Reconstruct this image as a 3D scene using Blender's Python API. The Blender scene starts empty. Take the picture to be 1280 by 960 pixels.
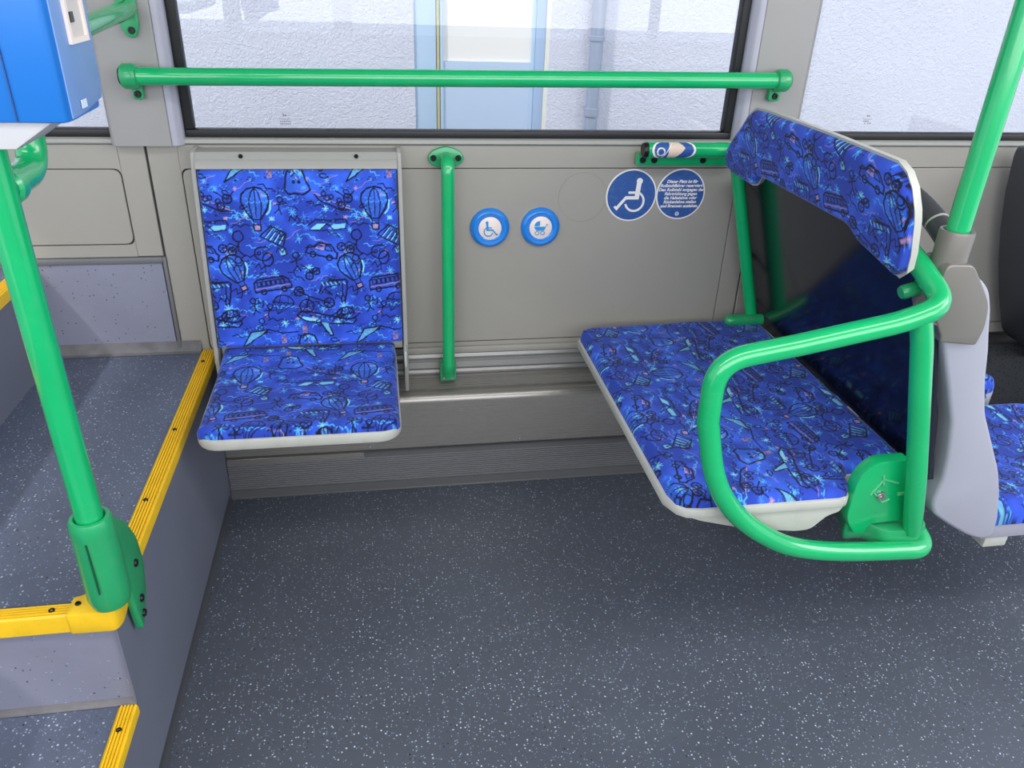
import bpy, bmesh, math, random
import numpy as np
from mathutils import Vector, Matrix

C = bpy.context.scene.collection
sc = bpy.context.scene
random.seed(7); RNG = np.random.RandomState(11)

# ------------------------------------------------------------------ camera
def rot(a, b, g):
    ca, sa, cb, sb, cg, sg = math.cos(a), math.sin(a), math.cos(b), math.sin(b), math.cos(g), math.sin(g)
    fwd = Vector((sa*cb, ca*cb, -sb)); right = Vector((ca, -sa, 0)); down = fwd.cross(right)
    return cg*right+sg*down, -sg*right+cg*down, fwd
cr, cd, cf = rot(0.179178571, 0.491205954, -0.0392835245)
cam = bpy.data.cameras.new('camera'); co = bpy.data.objects.new('camera', cam); C.objects.link(co)
mw = Matrix.Identity(4)
for i in range(3):
    mw[i][0] = cr[i]; mw[i][1] = -cd[i]; mw[i][2] = -cf[i]
mw[2][3] = 1.2
co.matrix_world = mw
cam.sensor_width = 36; cam.lens = 974.46/1280*36; cam.clip_start = 0.02
sc.camera = co

# ------------------------------------------------------------------ world, sun, lamps, exposure
w = bpy.data.worlds.new('sky'); sc.world = w; w.use_nodes = True
bgn = w.node_tree.nodes['Background']; bgn.inputs[0].default_value = (0.80, 0.88, 1.0, 1); bgn.inputs[1].default_value = 1.35
sun = bpy.data.lights.new('sun', 'SUN'); sun.energy = 1.9; sun.angle = math.radians(3); sun.color = (1, 0.965, 0.93)
so = bpy.data.objects.new('sun', sun); C.objects.link(so)
so.rotation_euler = Vector((0.55, 0.50, -1.0)).to_track_quat('-Z', 'Y').to_euler()
def area(name, loc, tgt, sx, sy, e, col=(1, 1, 1)):
    l = bpy.data.lights.new(name, 'AREA'); l.shape = 'RECTANGLE'; l.size = sx; l.size_y = sy; l.energy = e; l.color = col
    o = bpy.data.objects.new(name, l); C.objects.link(o); o.location = loc
    o.rotation_euler = (Vector(tgt)-Vector(loc)).to_track_quat('-Z', 'Y').to_euler()
    return o
area('daylight_through_far_windows', (0.3, -1.02, 1.45), (0.3, 2.0, 1.0), 4.2, 1.1, 58, (0.97, 0.98, 1.0))
area('ceiling_light_band', (0.2, 0.15, 2.17), (0.2, 0.15, 0), 4.0, 0.35, 34, (1.0, 0.98, 0.95))
area('right_fill_light', (2.75, -0.2, 1.85), (-0.4, 1.0, 0.1), 1.5, 0.9, 30, (0.97, 0.98, 1.0))  # added fill from the right to lift the dark low faces, no door modelled
sc.view_settings.view_transform = 'Standard'; sc.view_settings.look = 'None'
sc.view_settings.gamma = 1; sc.view_settings.exposure = 0.0
sc.view_settings.use_curve_mapping = False

# ------------------------------------------------------------------ materials
def lin(c):
    return tuple(((v/255)/12.92 if v/255 <= 0.04045 else ((v/255+0.055)/1.055)**2.4) for v in c)
MATS = {}
def mat(name, rgb, rough=0.5, metal=0.0, bump=0.0, bscale=200, var=0.0, vscale=6, specks=None, coat=0, brush=None, wear=None):
    if name in MATS: return MATS[name]
    m = bpy.data.materials.new(name); m.use_nodes = True; nt = m.node_tree; N = nt.nodes; L = nt.links
    b = N['Principled BSDF']; c = lin(rgb)
    b.inputs['Roughness'].default_value = rough; b.inputs['Metallic'].default_value = metal
    b.inputs['Coat Weight'].default_value = coat; b.inputs['Coat Roughness'].default_value = 0.08
    tc = N.new('ShaderNodeTexCoord'); geo = N.new('ShaderNodeNewGeometry')
    pos = geo.outputs['Position']
    col = None
    def mix(fac, a, bcol):
        mx = N.new('ShaderNodeMix'); mx.data_type = 'RGBA'
        L.new(fac, mx.inputs['Factor'])
        if isinstance(a, tuple): mx.inputs['A'].default_value = (*a, 1)
        else: L.new(a, mx.inputs['A'])
        if isinstance(bcol, tuple): mx.inputs['B'].default_value = (*bcol, 1)
        else: L.new(bcol, mx.inputs['B'])
        return mx.outputs['Result']
    def ramp(x, lo, hi):
        r = N.new('ShaderNodeMapRange'); r.inputs['From Min'].default_value = lo; r.inputs['From Max'].default_value = hi
        L.new(x, r.inputs['Value']); return r.outputs[0]
    n1 = N.new('ShaderNodeTexNoise'); n1.inputs['Scale'].default_value = vscale; n1.inputs['Detail'].default_value = 5
    L.new(pos, n1.inputs['Vector'])
    col = mix(ramp(n1.outputs[0], .3, .7), tuple(v*(1-var) for v in c), tuple(min(1, v*(1+var)) for v in c))
    if wear:     # scuffs: (colour, amount, scale)
        n2 = N.new('ShaderNodeTexNoise'); n2.inputs['Scale'].default_value = wear[2]; n2.inputs['Detail'].default_value = 8
        n2.inputs['Roughness'].default_value = .7
        L.new(pos, n2.inputs['Vector'])
        r = ramp(n2.outputs[0], .52, .78)
        mm = N.new('ShaderNodeMath'); mm.operation = 'MULTIPLY'; L.new(r, mm.inputs[0]); mm.inputs[1].default_value = wear[1]
        col = mix(mm.outputs[0], col, lin(wear[0]))
    if specks:   # list of (scale, threshold radius, share, colour)
        for i, (s, rad, share, sc_) in enumerate(specks):
            v = N.new('ShaderNodeTexVoronoi'); v.inputs['Scale'].default_value = s
            mp = N.new('ShaderNodeMapping'); mp.inputs['Location'].default_value = (i*3.3, i*1.7, i*.9)
            L.new(pos, mp.inputs['Vector']); L.new(mp.outputs[0], v.inputs['Vector'])
            sp = N.new('ShaderNodeSeparateColor'); L.new(v.outputs['Color'], sp.inputs[0])
            a = N.new('ShaderNodeMath'); a.operation = 'LESS_THAN'; L.new(v.outputs['Distance'], a.inputs[0]); a.inputs[1].default_value = rad
            d = N.new('ShaderNodeMath'); d.operation = 'LESS_THAN'; L.new(sp.outputs[0], d.inputs[0]); d.inputs[1].default_value = share
            e = N.new('ShaderNodeMath'); e.operation = 'MULTIPLY'; L.new(a.outputs[0], e.inputs[0]); L.new(d.outputs[0], e.inputs[1])
            f = N.new('ShaderNodeMath'); f.operation = 'MULTIPLY'; L.new(e.outputs[0], f.inputs[0]); L.new(ramp(sp.outputs[1], -0.4, 1), f.inputs[1])
            col = mix(f.outputs[0], col, lin(sc_))
    L.new(col, b.inputs['Base Color'])
    if bump or brush:
        n3 = N.new('ShaderNodeTexNoise'); n3.inputs['Detail'].default_value = 3
        n3.inputs['Scale'].default_value = 1 if brush else bscale
        if brush:
            mp = N.new('ShaderNodeMapping'); mp.inputs['Scale'].default_value = brush; L.new(pos, mp.inputs['Vector']); L.new(mp.outputs[0], n3.inputs['Vector'])
            rr = N.new('ShaderNodeMapRange'); rr.inputs['To Min'].default_value = max(0.05, rough-.14); rr.inputs['To Max'].default_value = rough+.14
            L.new(n3.outputs[0], rr.inputs['Value']); L.new(rr.outputs[0], b.inputs['Roughness'])
        else: L.new(pos, n3.inputs['Vector'])
        bp = N.new('ShaderNodeBump'); bp.inputs['Strength'].default_value = bump or .1; bp.inputs['Distance'].default_value = 0.002
        L.new(n3.outputs[0], bp.inputs['Height']); L.new(bp.outputs[0], b.inputs['Normal'])
    MATS[name] = m; return m

def attr_mat(name, rough=0.85, sheen=0.25, weave=True):
    m = bpy.data.materials.new(name); m.use_nodes = True; nt = m.node_tree; N = nt.nodes; L = nt.links
    b = N['Principled BSDF']; a = N.new('ShaderNodeAttribute'); a.attribute_name = 'print'
    L.new(a.outputs['Color'], b.inputs['Base Color']); b.inputs['Roughness'].default_value = rough
    b.inputs['Sheen Weight'].default_value = sheen; b.inputs['Sheen Roughness'].default_value = .4
    b.inputs['Sheen Tint'].default_value = (.65, .75, 1, 1)
    b.inputs['Specular IOR Level'].default_value = .3
    if weave:
        n = N.new('ShaderNodeTexNoise'); n.inputs['Scale'].default_value = 700; g = N.new('ShaderNodeNewGeometry')
        L.new(g.outputs['Position'], n.inputs['Vector'])
        bp = N.new('ShaderNodeBump'); bp.inputs['Strength'].default_value = .35; bp.inputs['Distance'].default_value = .001
        L.new(n.outputs[0], bp.inputs['Height']); L.new(bp.outputs[0], b.inputs['Normal'])
    return m

FLOOR = mat('speckled_floor_vinyl', (76, 81, 92), .36, var=.10, vscale=2.2, bump=.12, bscale=500, wear=((98, 104, 116), .30, 3.5),
            specks=[(150, .24, .30, (185, 195, 210)), (230, .30, .26, (130, 145, 170)), (120, .20, .12, (24, 26, 32)), (170, .20, .10, (215, 220, 226))])
TREAD = mat('speckled_step_vinyl', (84, 92, 112), .42, var=.12, vscale=5, bump=.12, bscale=500, wear=((110, 115, 128), .30, 6),
            specks=[(170, .26, .34, (175, 188, 205)), (250, .30, .26, (125, 140, 170)), (130, .22, .12, (25, 28, 36))])
RISER = mat('speckled_riser_vinyl', (126, 128, 146), .5, var=.05, vscale=5, specks=[(120, .20, .22, (60, 62, 76)), (160, .18, .2, (160, 165, 182))], wear=((112, 112, 124), .4, 9))
FACE = mat('dark_face_vinyl', (104, 108, 124), .45, var=.08, vscale=4, wear=((104, 108, 122), .35, 12), bump=.08, bscale=300)
PANEL = mat('warm_grey_panel', (148, 145, 138), .46, var=.035, vscale=3, bump=.10, bscale=900, wear=((160, 158, 152), .25, 4))
PILLAR = mat('grey_pillar_plastic', (140, 139, 138), .42, var=.03, bump=.05, bscale=900)
PILLAR_EDGE = mat('pale_pillar_edge', (158, 158, 172), .35)
DARKGAP = mat('dark_joint', (52, 52, 52), .7)
RUBBER = mat('black_rubber_seal', (15, 16, 20), .5, var=.2)
STRIP = mat('grey_rubber_strip', (100, 100, 104), .5)
ALU = mat('brushed_aluminium', (140, 140, 138), .42, .5, brush=(4, 300, 300), bump=.05)
ALUP = mat('painted_aluminium_sill', (148, 148, 144), .5, .0)
COVER = mat('dark_brushed_cover', (146, 143, 139), .30, .6, brush=(2.5, 600, 600), bump=.02, wear=((176, 176, 174), .25, 60))
RIB = mat('ribbed_aluminium', (136, 137, 140), .38, .5, brush=(6, 400, 400), bump=.05)
GREEN = mat('green_enamel', (14, 164, 98), .22, var=.05, vscale=12, coat=.5, wear=((70, 175, 120), .25, 30))
GREEND = mat('green_cast', (32, 150, 94), .3, var=.06, vscale=20, coat=.25, wear=((90, 160, 120), .35, 30))
SCREW = mat('black_screw', (32, 32, 34), .35, .5)
SCREWS = mat('steel_screw', (180, 180, 180), .25, .9)
YEL = mat('yellow_nosing', (228, 184, 26), .42, var=.05, vscale=25, wear=((176, 146, 50), .35, 60))
LGREY = mat('light_grey_plastic', (176, 177, 170), .42, var=.04, wear=((140, 140, 134), .4, 25))
SHELL = mat('lilac_grey_shell', (150, 151, 164), .4, var=.03, bump=.05, bscale=900)
SOCK = mat('grey_brown_casting', (116, 113, 108), .38, .25, bump=.05, bscale=700)
DSHELL = mat('dark_seat_shell', (62, 65, 70), .45, var=.05)
BOARD = mat('glossy_dark_board', (15, 20, 34), .16, coat=.25)
BLUE = mat('blue_plastic', (24, 104, 184), .32, var=.03)
BLUEP = mat('blue_side_sheen', (104, 140, 194), .35)  # body blue washed paler: reflected light painted into the side colour
WHITE = mat('white_print', (226, 224, 222), .5)
CREAM = mat('cream_disc', (228, 214, 206), .4)
STBLUE = mat('sticker_blue', (46, 84, 150), .35, wear=((120, 140, 190), .4, 90))
ICON = mat('icon_blue', (38, 140, 205), .4)
BTN = mat('button_blue', (30, 125, 215), .25, coat=.5)
HEATER = mat('perforated_black', (42, 44, 46), .5, specks=[(110, .33, .95, (8, 8, 9))])
def plaster():
    m = mat('rough_white_plaster', (226, 224, 236), .9, var=.03, vscale=2)
    nt = m.node_tree; N = nt.nodes; L = nt.links; b = N['Principled BSDF']
    g = N.new('ShaderNodeNewGeometry'); n = N.new('ShaderNodeTexNoise'); n.inputs['Scale'].default_value = 62; n.inputs['Detail'].default_value = 5
    n.inputs['Roughness'].default_value = .55; n.inputs['Distortion'].default_value = 1.2
    L.new(g.outputs['Position'], n.inputs['Vector'])
    bp = N.new('ShaderNodeBump'); bp.inputs['Strength'].default_value = .6; bp.inputs['Distance'].default_value = .012
    L.new(n.outputs[0], bp.inputs['Height']); L.new(bp.outputs[0], b.inputs['Normal'])
    return m
PLASTER = plaster()
REVEAL = mat('cream_reveal', (240, 236, 226), .8)
EXFRAME = mat('pale_blue_frame', (192, 214, 236), .5)
EXFRAMED = mat('blue_grey_frame', (176, 196, 226), .5)
EXBLIND = mat('white_blind', (250, 243, 236), .8)
EXLOW = mat('pale_blue_sheet', (200, 216, 238), .35)
EXYEL = mat('yellow_strip', (205, 195, 150), .6)
PIPE = mat('grey_downpipe', (168, 176, 196), .4, .2)
ASPHALT = mat('asphalt', (90, 90, 92), .9, var=.1, bump=.4, bscale=150)
FABM = attr_mat('printed_moquette')
STKM = attr_mat('printed_vinyl', .35, 0, False)
def glass():
    m = bpy.data.materials.new('window_glass'); m.use_nodes = True; N = m.node_tree.nodes; L = m.node_tree.links
    for n in list(N):
        if n.type != 'OUTPUT_MATERIAL': N.remove(n)
    t = N.new('ShaderNodeBsdfTransparent'); t.inputs[0].default_value = (.95, .97, .98, 1)
    g = N.new('ShaderNodeBsdfGlossy'); g.inputs['Roughness'].default_value = .01
    f = N.new('ShaderNodeFresnel'); f.inputs[0].default_value = 1.45
    mx = N.new('ShaderNodeMixShader'); L.new(f.outputs[0], mx.inputs[0]); L.new(t.outputs[0], mx.inputs[1]); L.new(g.outputs[0], mx.inputs[2])
    L.new(mx.outputs[0], N['Material Output'].inputs[0]); return m
GLASS = glass()

# ------------------------------------------------------------------ object helpers
def root_loc(p):
    while p.parent: p = p.parent
    return Vector(p.location)
def obj(name, bm, m, parent=None, loc=None, angle=35, smooth=True):
    """bm is in world coordinates; becomes ONE mesh object"""
    me = bpy.data.meshes.new(name)
    off = root_loc(parent) if parent else Vector(loc or (0, 0, 0))
    bmesh.ops.recalc_face_normals(bm, faces=bm.faces)
    bmesh.ops.translate(bm, verts=bm.verts, vec=-off)
    bm.to_mesh(me); bm.free()
    if smooth:
        me.shade_smooth(); me.set_sharp_from_angle(angle=math.radians(angle))
    me.materials.append(m)
    o = bpy.data.objects.new(name, me); C.objects.link(o)
    if parent: o.parent = parent
    else: o.location = off
    return o
def thing(name, loc, label, cat, group=None):
    o = bpy.data.objects.new(name, None); C.objects.link(o); o.location = loc; o.empty_display_size = .05
    o['label'] = label; o['category'] = cat
    if group: o['group'] = group
    return o
def tag(o, label, cat, group=None):
    o['label'] = label; o['category'] = cat
    if group: o['group'] = group
    return o
def struct(name, bm, m, parent=None, **k):
    o = obj(name, bm, m, parent, **k)
    if not parent: o['kind'] = 'structure'
    return o
def B(): return bmesh.new()
def box(bm, x0, x1, y0, y1, z0, z1, bev=0, seg=2):
    t = bmesh.new()
    r = bmesh.ops.create_cube(t, size=1)
    for v in t.verts:
        v.co = Vector((x0 if v.co.x < 0 else x1, y0 if v.co.y < 0 else y1, z0 if v.co.z < 0 else z1))
    if bev: bmesh.ops.bevel(t, geom=list(t.edges), offset=bev, segments=seg, affect='EDGES', profile=.5)
    merge(bm, t); return bm
def merge(bm, t):
    me = bpy.data.meshes.new('tmp'); t.to_mesh(me); t.free(); bm.from_mesh(me); bpy.data.meshes.remove(me)
def prism(bm, poly, axis, a, b, bev=0, seg=2):
    """poly: 2D points in the two other axes (x: (y,z); y: (x,z); z: (x,y))"""
    t = bmesh.new()
    def P(p, h):
        return {'x': (h, p[0], p[1]), 'y': (p[0], h, p[1]), 'z': (p[0], p[1], h)}[axis]
    v0 = [t.verts.new(P(p, a)) for p in poly]; v1 = [t.verts.new(P(p, b)) for p in poly]
    n = len(poly)
    for i in range(n): t.faces.new((v0[i], v0[(i+1) % n], v1[(i+1) % n], v1[i]))
    f0 = t.faces.new(v0); f1 = t.faces.new(v1[::-1])
    bmesh.ops.recalc_face_normals(t, faces=t.faces)
    if bev:
        es = list(set(f0.edges) | set(f1.edges))
        bmesh.ops.bevel(t, geom=es, offset=bev, segments=seg, affect='EDGES', profile=.5, clamp_overlap=True)
        bmesh.ops.triangulate(t, faces=[f for f in t.faces if len(f.verts) > 4])
    merge(bm, t); return bm
def rpoly(pts, r, seg=5):
    """round the corners of a closed 2D polygon"""
    out = []; n = len(pts)
    for i in range(n):
        p0, p, p1 = Vector(pts[i-1]), Vector(pts[i]), Vector(pts[(i+1) % n])
        a = (p0-p); c = (p1-p); rr = r[i] if isinstance(r, (list, tuple)) else r
        d = min(rr, a.length*.48, c.length*.48); a = p+a.normalized()*d; c = p+c.normalized()*d
        for k in range(seg+1):
            t = k/seg; out.append(tuple((1-t)**2*a+2*t*(1-t)*p+t*t*c))
    return out
def smooth_path(pts, fil, seg=8):
    pts = [Vector(p) for p in pts]; out = [pts[0]]
    for i in range(1, len(pts)-1):
        p0, p, p1 = pts[i-1], pts[i], pts[i+1]
        f = fil[i] if isinstance(fil, (list, tuple)) else fil
        a, c = p0-p, p1-p; d = min(f, a.length*.49, c.length*.49)
        a = p+a.normalized()*d; c = p+c.normalized()*d
        for k in range(seg+1):
            t = k/seg; out.append((1-t)**2*a+2*t*(1-t)*p+t*t*c)
    out.append(pts[-1]); return out
def spline(pts, n=8):
    P = [Vector(p) for p in pts]; P = [2*P[0]-P[1]]+P+[2*P[-1]-P[-2]]; out = []
    for i in range(1, len(P)-2):
        for k in range(n):
            t = k/n; a, b, c, d = P[i-1:i+3]
            out.append(.5*((2*b)+(c-a)*t+(2*a-5*b+4*c-d)*t*t+(3*b-a-3*c+d)*t**3))
    out.append(P[-2]); return out
def tube(bm, path, r, seg=20, cap=True, rs=None):
    path = [Vector(p) for p in path]
    q = [path[0]]
    for p in path[1:]:
        if (p-q[-1]).length > 1e-5: q.append(p)
    path = q; n = len(path)
    T = [(path[min(i+1, n-1)]-path[max(i-1, 0)]).normalized() for i in range(n)]
    u = T[0].orthogonal().normalized(); rings = []
    for i in range(n):
        u = (u-T[i]*u.dot(T[i])).normalized(); v = T[i].cross(u)
        rr = rs[i] if rs else r
        rings.append([bm.verts.new(path[i]+rr*(math.cos(2*math.pi*k/seg)*u+math.sin(2*math.pi*k/seg)*v)) for k in range(seg)])
    for a, b in zip(rings, rings[1:]):
        for k in range(seg): bm.faces.new((a[k], a[(k+1) % seg], b[(k+1) % seg], b[k]))
    if cap: bm.faces.new(rings[0][::-1]); bm.faces.new(rings[-1])
    return bm
def lathe(bm, c, axis, prof, seg=28):
    """prof: (radius, height along axis)"""
    c = Vector(c); ax = Vector(axis).normalized(); u = ax.orthogonal().normalized(); v = ax.cross(u); rings = []
    for r, h in prof:
        if r < 1e-6: rings.append([bm.verts.new(c+ax*h)])
        else: rings.append([bm.verts.new(c+ax*h+r*(math.cos(2*math.pi*k/seg)*u+math.sin(2*math.pi*k/seg)*v)) for k in range(seg)])
    for a, b in zip(rings, rings[1:]):
        for k in range(seg):
            k2 = (k+1) % seg
            if len(a) == 1 and len(b) == 1: continue
            if len(a) == 1: bm.faces.new((a[0], b[k2], b[k]))
            elif len(b) == 1: bm.faces.new((a[k], a[k2], b[0]))
            else: bm.faces.new((a[k], a[k2], b[k2], b[k]))
    return bm
def screw(name, c, axis, r, m, parent):
    bm = B(); lathe(bm, c, axis, [(0, -.002), (r, -.002), (r, r*.35), (r*.85, r*.6), (r*.45, r*.6), (r*.4, r*.2), (0, r*.2)], 14)
    return obj(name, bm, m, parent)
def ridged(bm, axis_pts, w, ridges, depth, frame):
    pass

# ================================================================== THE SETTING
D = 1.76
struct('floor', box(B(), -1.6, 2.6, -1.1, 1.80, -.04, 0), FLOOR)
struct('ceiling', box(B(), -1.6, 2.6, -1.15, 1.86, 2.2, 2.26), PANEL)
# opposite side of the bus, behind the camera: low wall, window band, lintel
bm = B(); box(bm, -1.6, 2.6, -1.15, -1.10, 0, .85); box(bm, -1.6, 2.6, -1.15, -1.10, 2.02, 2.2)
for x in (-1.6, -.2, 1.2, 2.5): box(bm, x, x+.1, -1.15, -1.10, .85, 2.02)
struct('wall_front', bm, PANEL)

# side wall: dark backing, plates in front
bm = B(); box(bm, -1.6, 2.6, 1.766, 1.83, 0, .862); box(bm, -1.6, 2.6, 1.766, 1.83, 1.75, 2.2)
WALL = struct('wall_back', bm, DARKGAP)
def ringplate(x0, x1, z0, z1, ix0, ix1, iz0, iz1, g=.0022):
    """a grey trim plate with a raised inset behind a fine joint"""
    bm = B()
    box(bm, x0, ix0-g, D, D+.006, z0, z1, .0012, 1); box(bm, ix1+g, x1, D, D+.006, z0, z1, .0012, 1)
    box(bm, ix0-g, ix1+g, D, D+.006, z0, iz0-g); box(bm, ix0-g, ix1+g, D, D+.006, iz1+g, z1)
    obj('wall_panel', bm, PANEL, WALL)
    bm = B(); prism(bm, rpoly([(ix0, iz0), (ix1, iz0), (ix1, iz1), (ix0, iz1)], .018), 'y', D-.0012, D+.006, .0012, 1)
    obj('inset_panel', bm, PANEL, WALL)
    bm = B()
    for cx, cz, sx, sz in ((ix0, iz0, 1, 1), (ix1, iz0, -1, 1), (ix1, iz1, -1, -1), (ix0, iz1, 1, -1)):
        q = [(cx-sx*g, cz-sz*g)]+[(cx+sx*(.018*(1-t)**2)-sx*g*(1-t)*0, cz+sz*(.018*t*t)) for t in [k/6 for k in range(7)]]
        q = [(cx-sx*g, cz-sz*g), (cx+sx*.014, cz-sz*g)]+[(cx-sx*g+sx*.016*(1-t)**2, cz-sz*g+sz*.016*t*t) for t in [k/6 for k in range(1, 6)]]+[(cx-sx*g, cz+sz*.014)]
        prism(bm, q, 'y', D+.0004, D+.006)
    obj('panel_corner', bm, PANEL, WALL)
ringplate(-1.55, -.4785, .607, .848, -1.45, -.534, .636, .797)
ringplate(-.4735, .8965, .340, .848, -.410, .843, .372, .797)
ringplate(.9005, 2.55, .340, .848, .935, 2.45, .372, .797)
obj('wall_strip', box(B(), -1.55, -.480, 1.752, D+.006, .592, .606, .003), STRIP, WALL)
obj('wall_strip', box(B(), -.482, -.4735, 1.754, D+.006, .37, .606, .003), STRIP, WALL)
obj('wheel_box_panel', box(B(), -1.55, -.484, 1.757, D+.006, .37, .591, .001, 1), RISER, WALL)
# pale lip and aluminium strips under the middle plate
obj('lower_lip', box(B(), -.398, .897, 1.750, D+.006, .343, .360, .003), PANEL, WALL)
bm = B(); prism(bm, [(1.766, .342), (1.752, .342), (1.749, .334), (1.753, .326), (1.747, .322), (1.744, .308), (1.750, .300), (1.746, .294), (1.748, .288), (1.766, .288)], 'x', -.398, 1.0)
obj('aluminium_strip', bm, ALU, WALL)
# window sill
bm = B(); prism(bm, [(1.772, .8495), (1.756, .8495), (1.752, .853), (1.753, .860), (1.758, .8625), (1.80, .8625)], 'x', -1.6, 2.6)
obj('window_sill', bm, ALUP, WALL)

# boxed channel cover and ribbed plate at the foot of the wall
bm = B()
prof = [(1.766, .290), (1.752, .288), (1.730, .277), (1.712, .268)]
cx, cz, r = 1.706, .240, .026
for k in range(9):
    a = math.radians(75+105*k/8); prof.append((cx+r*math.cos(a), cz+r*math.sin(a)))
prof += [(1.680, .118), (1.684, .114), (1.766, .114)]
prism(bm, prof, 'x', -.398, 1.0)
BASE = struct('baseboard_back', bm, COVER)
bm = B(); prism(bm, [(1.6815, .114), (1.6735, .116), (1.6735, .112), (1.766, .106), (1.766, .114)], 'x', -.398, 1.0)
bm2 = B(); pr = [(1.766, .104), (1.690, .104), (1.682, .101)]
z = .099
while z > .028: pr += [(1.6735, z), (1.6735, z-.0025), (1.6765, z-.0035), (1.6765, z-.0055)]; z -= .0062
pr += [(1.6735, .024), (1.766, .024)]
prism(bm2, pr, 'x', -.398, 1.0); obj('ribbed_plate', bm2, RIB, BASE); bm.free()
obj('toe_strip', prism(B(), [(1.6725, .0235), (1.670, .004), (1.6665, .001), (1.766, .001), (1.766, .0235)], 'x', -.398, 1.0), mat('dark_toe_strip', (84, 84, 86), .5), BASE)
obj('cover_joint', box(B(), -.398, -.066, 1.675, 1.69, .098, .113, .001, 1), COVER, BASE)
for x in (-.05, .66, .33): screw('screw', (x, 1.6795, .128), (0, -1, 0), .0045, SCREWS, BASE)

# raised platform over the wheel, steps and yellow nosings
def nosing(x0, x1, y0, y1, ztop, along, lip, parent, name='step_nosing'):
    """ridged L-shaped edging"""
    bm = B(); w = (x1-x0) if along == 'y' else (y1-y0); pr = []
    # local: u from back(0) to outer edge(w), z
    pr = [(0, ztop-.004), (0, ztop), (.003, ztop+.003)]
    u = .004
    while u < w-.006:
        pr += [(u, ztop+.0045), (u+.0026, ztop+.0045), (u+.0030, ztop+.0018), (u+.0044, ztop+.0018)]; u += .0048
    pr += [(w-.004, ztop+.0045), (w-.001, ztop+.002), (w, ztop-.003), (w, ztop-lip), (w-.003, ztop-lip-.001), (w-.003, ztop-.004)]
    if along == 'y': prism(bm, [(x0+u, z) for u, z in pr], 'y', y0, y1)
    else: prism(bm, [(y1-u, z) for u, z in pr], 'x', x0, x1)
    return obj(name, bm, YEL, parent)
bm = B(); box(bm, -1.58, -.403, .904, 1.757, 0, .3695)
PLAT = struct('trim_1', bm, FACE)
obj('platform_tread', box(B(), -1.57, -.425, .925, 1.7565, .3695, .3725), TREAD, PLAT)
obj('side_face', box(B(), -.403, -.3995, .895, 1.756, .004, .3645), FACE, PLAT)
obj('riser', box(B(), -1.58, -.403, .8995, .904, .192, .352), RISER, PLAT)
bm = B(); prism(bm, [(-.402, .003), (-.392, .003), (-.396, .006), (-.3985, .012), (-.3995, .022), (-.402, .022)], 'y', .2, 1.66)
obj('floor_seal', bm, mat('dark_seal_bead', (62, 64, 70), .5), PLAT)
bm = B(); prism(bm, [(.9, .186), (.892, .1905), (.896, .192), (.899, .197), (.9, .202)], 'x', -1.55, -.4)
obj('riser_cove', bm, mat('dirty_cove', (104, 103, 106), .7, var=.2, vscale=30), PLAT)
bm = B(); prism(bm, [(1.757, .372), (1.742, .3735), (1.751, .376), (1.755, .384), (1.757, .40)], 'x', -1.55, -.43)
obj('wall_cove', bm, mat('dirty_cove', (112, 112, 108), .7), PLAT)
NS = nosing(-.4295, -.3965, .958, 1.752, .3735, 'y', .017, PLAT)
for y in (1.69, 1.39, 1.16, 1.03): screw('screw', (-.4165, y, .3765), (0, 0, 1), .0042, SCREW, NS)
NF = nosing(-1.5, -.456, .893, .922, .3735, 'x', .026, PLAT)
for x in (-.482, -.60): screw('screw', (x, .907, .3765), (0, 0, 1), .0045, SCREW, NF)
bm = B(); prism(bm, rpoly([(-.459, .927), (-.444, .932), (-.430, .962), (-.3955, .966), (-.391, .905), (-.397, .889), (-.459, .890)], [.003, .02, .008, .004, .01, .008, .004]), 'z', .345, .3815, .004)
CP = obj('nosing_corner', bm, YEL, PLAT)
for p in ((-.448, .912), (-.417, .943)): screw('screw', (*p, .3812), (0, 0, 1), .0042, SCREW, CP)
bm = B(); box(bm, -1.58, -.403, .10, .8995, 0, .186)
LOW = struct('trim_2', bm, FACE)
obj('step_tread', box(B(), -1.57, -.425, .10, .8985, .186, .189), TREAD, LOW)
obj('side_face', box(B(), -.403, -.3995, .10, .895, .004, .181), FACE, LOW)
NL = nosing(-.4245, -.3965, .12, .889, .190, 'y', .014, LOW)
for y in (.845, .60): screw('screw', (-.412, y, .193), (0, 0, 1), .0042, SCREW, NL)
bm = B(); box(bm, -1.58, -.752, .30, 1.757, .3725, .585)
UP = struct('trim_3', bm, mat('mid_lilac_face', (104, 108, 124), .5, var=.04))
obj('platform_tread', box(B(), -1.57, -.775, .30, 1.757, .585, .588), TREAD, UP)
nosing(-.778, -.7465, .30, 1.752, .589, 'y', .020, UP)

# pillars between the windows
def pillar(poly, zb, edge, n):
    bm = B(); prism(bm, poly, 'z', zb, 2.2)
    o = obj('window_pillar', bm, PILLAR, WALL)
    bm = B(); prism(bm, edge, 'z', zb+.0005, 2.199)
    obj('pillar_edge', bm, PILLAR_EDGE, o)
pillar(rpoly([(-.533, 1.83), (-.535, 1.745), (-.527, 1.735), (-.416, 1.735), (-.410, 1.80)], .004, 3), .850, rpoly([(-.416, 1.7352), (-.404, 1.738), (-.394, 1.752), (-.3925, 1.81), (-.412, 1.81)], .004, 3), 1)
pillar([(.838, 1.83), (.836, 1.737), (.842, 1.735), (.955, 1.735), (.966, 1.745), (.967, 1.83)], .850, rpoly([(.812, 1.81), (.8125, 1.757), (.823, 1.741), (.8365, 1.7365), (.838, 1.81)], .005, 3), 2)
bm = B(); lathe(bm, (-.463, 1.7345, .8515), (0, 0, 1), [(.02, -.0015), (.02, .003), (0, .003)], 12)
bm.free()
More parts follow.
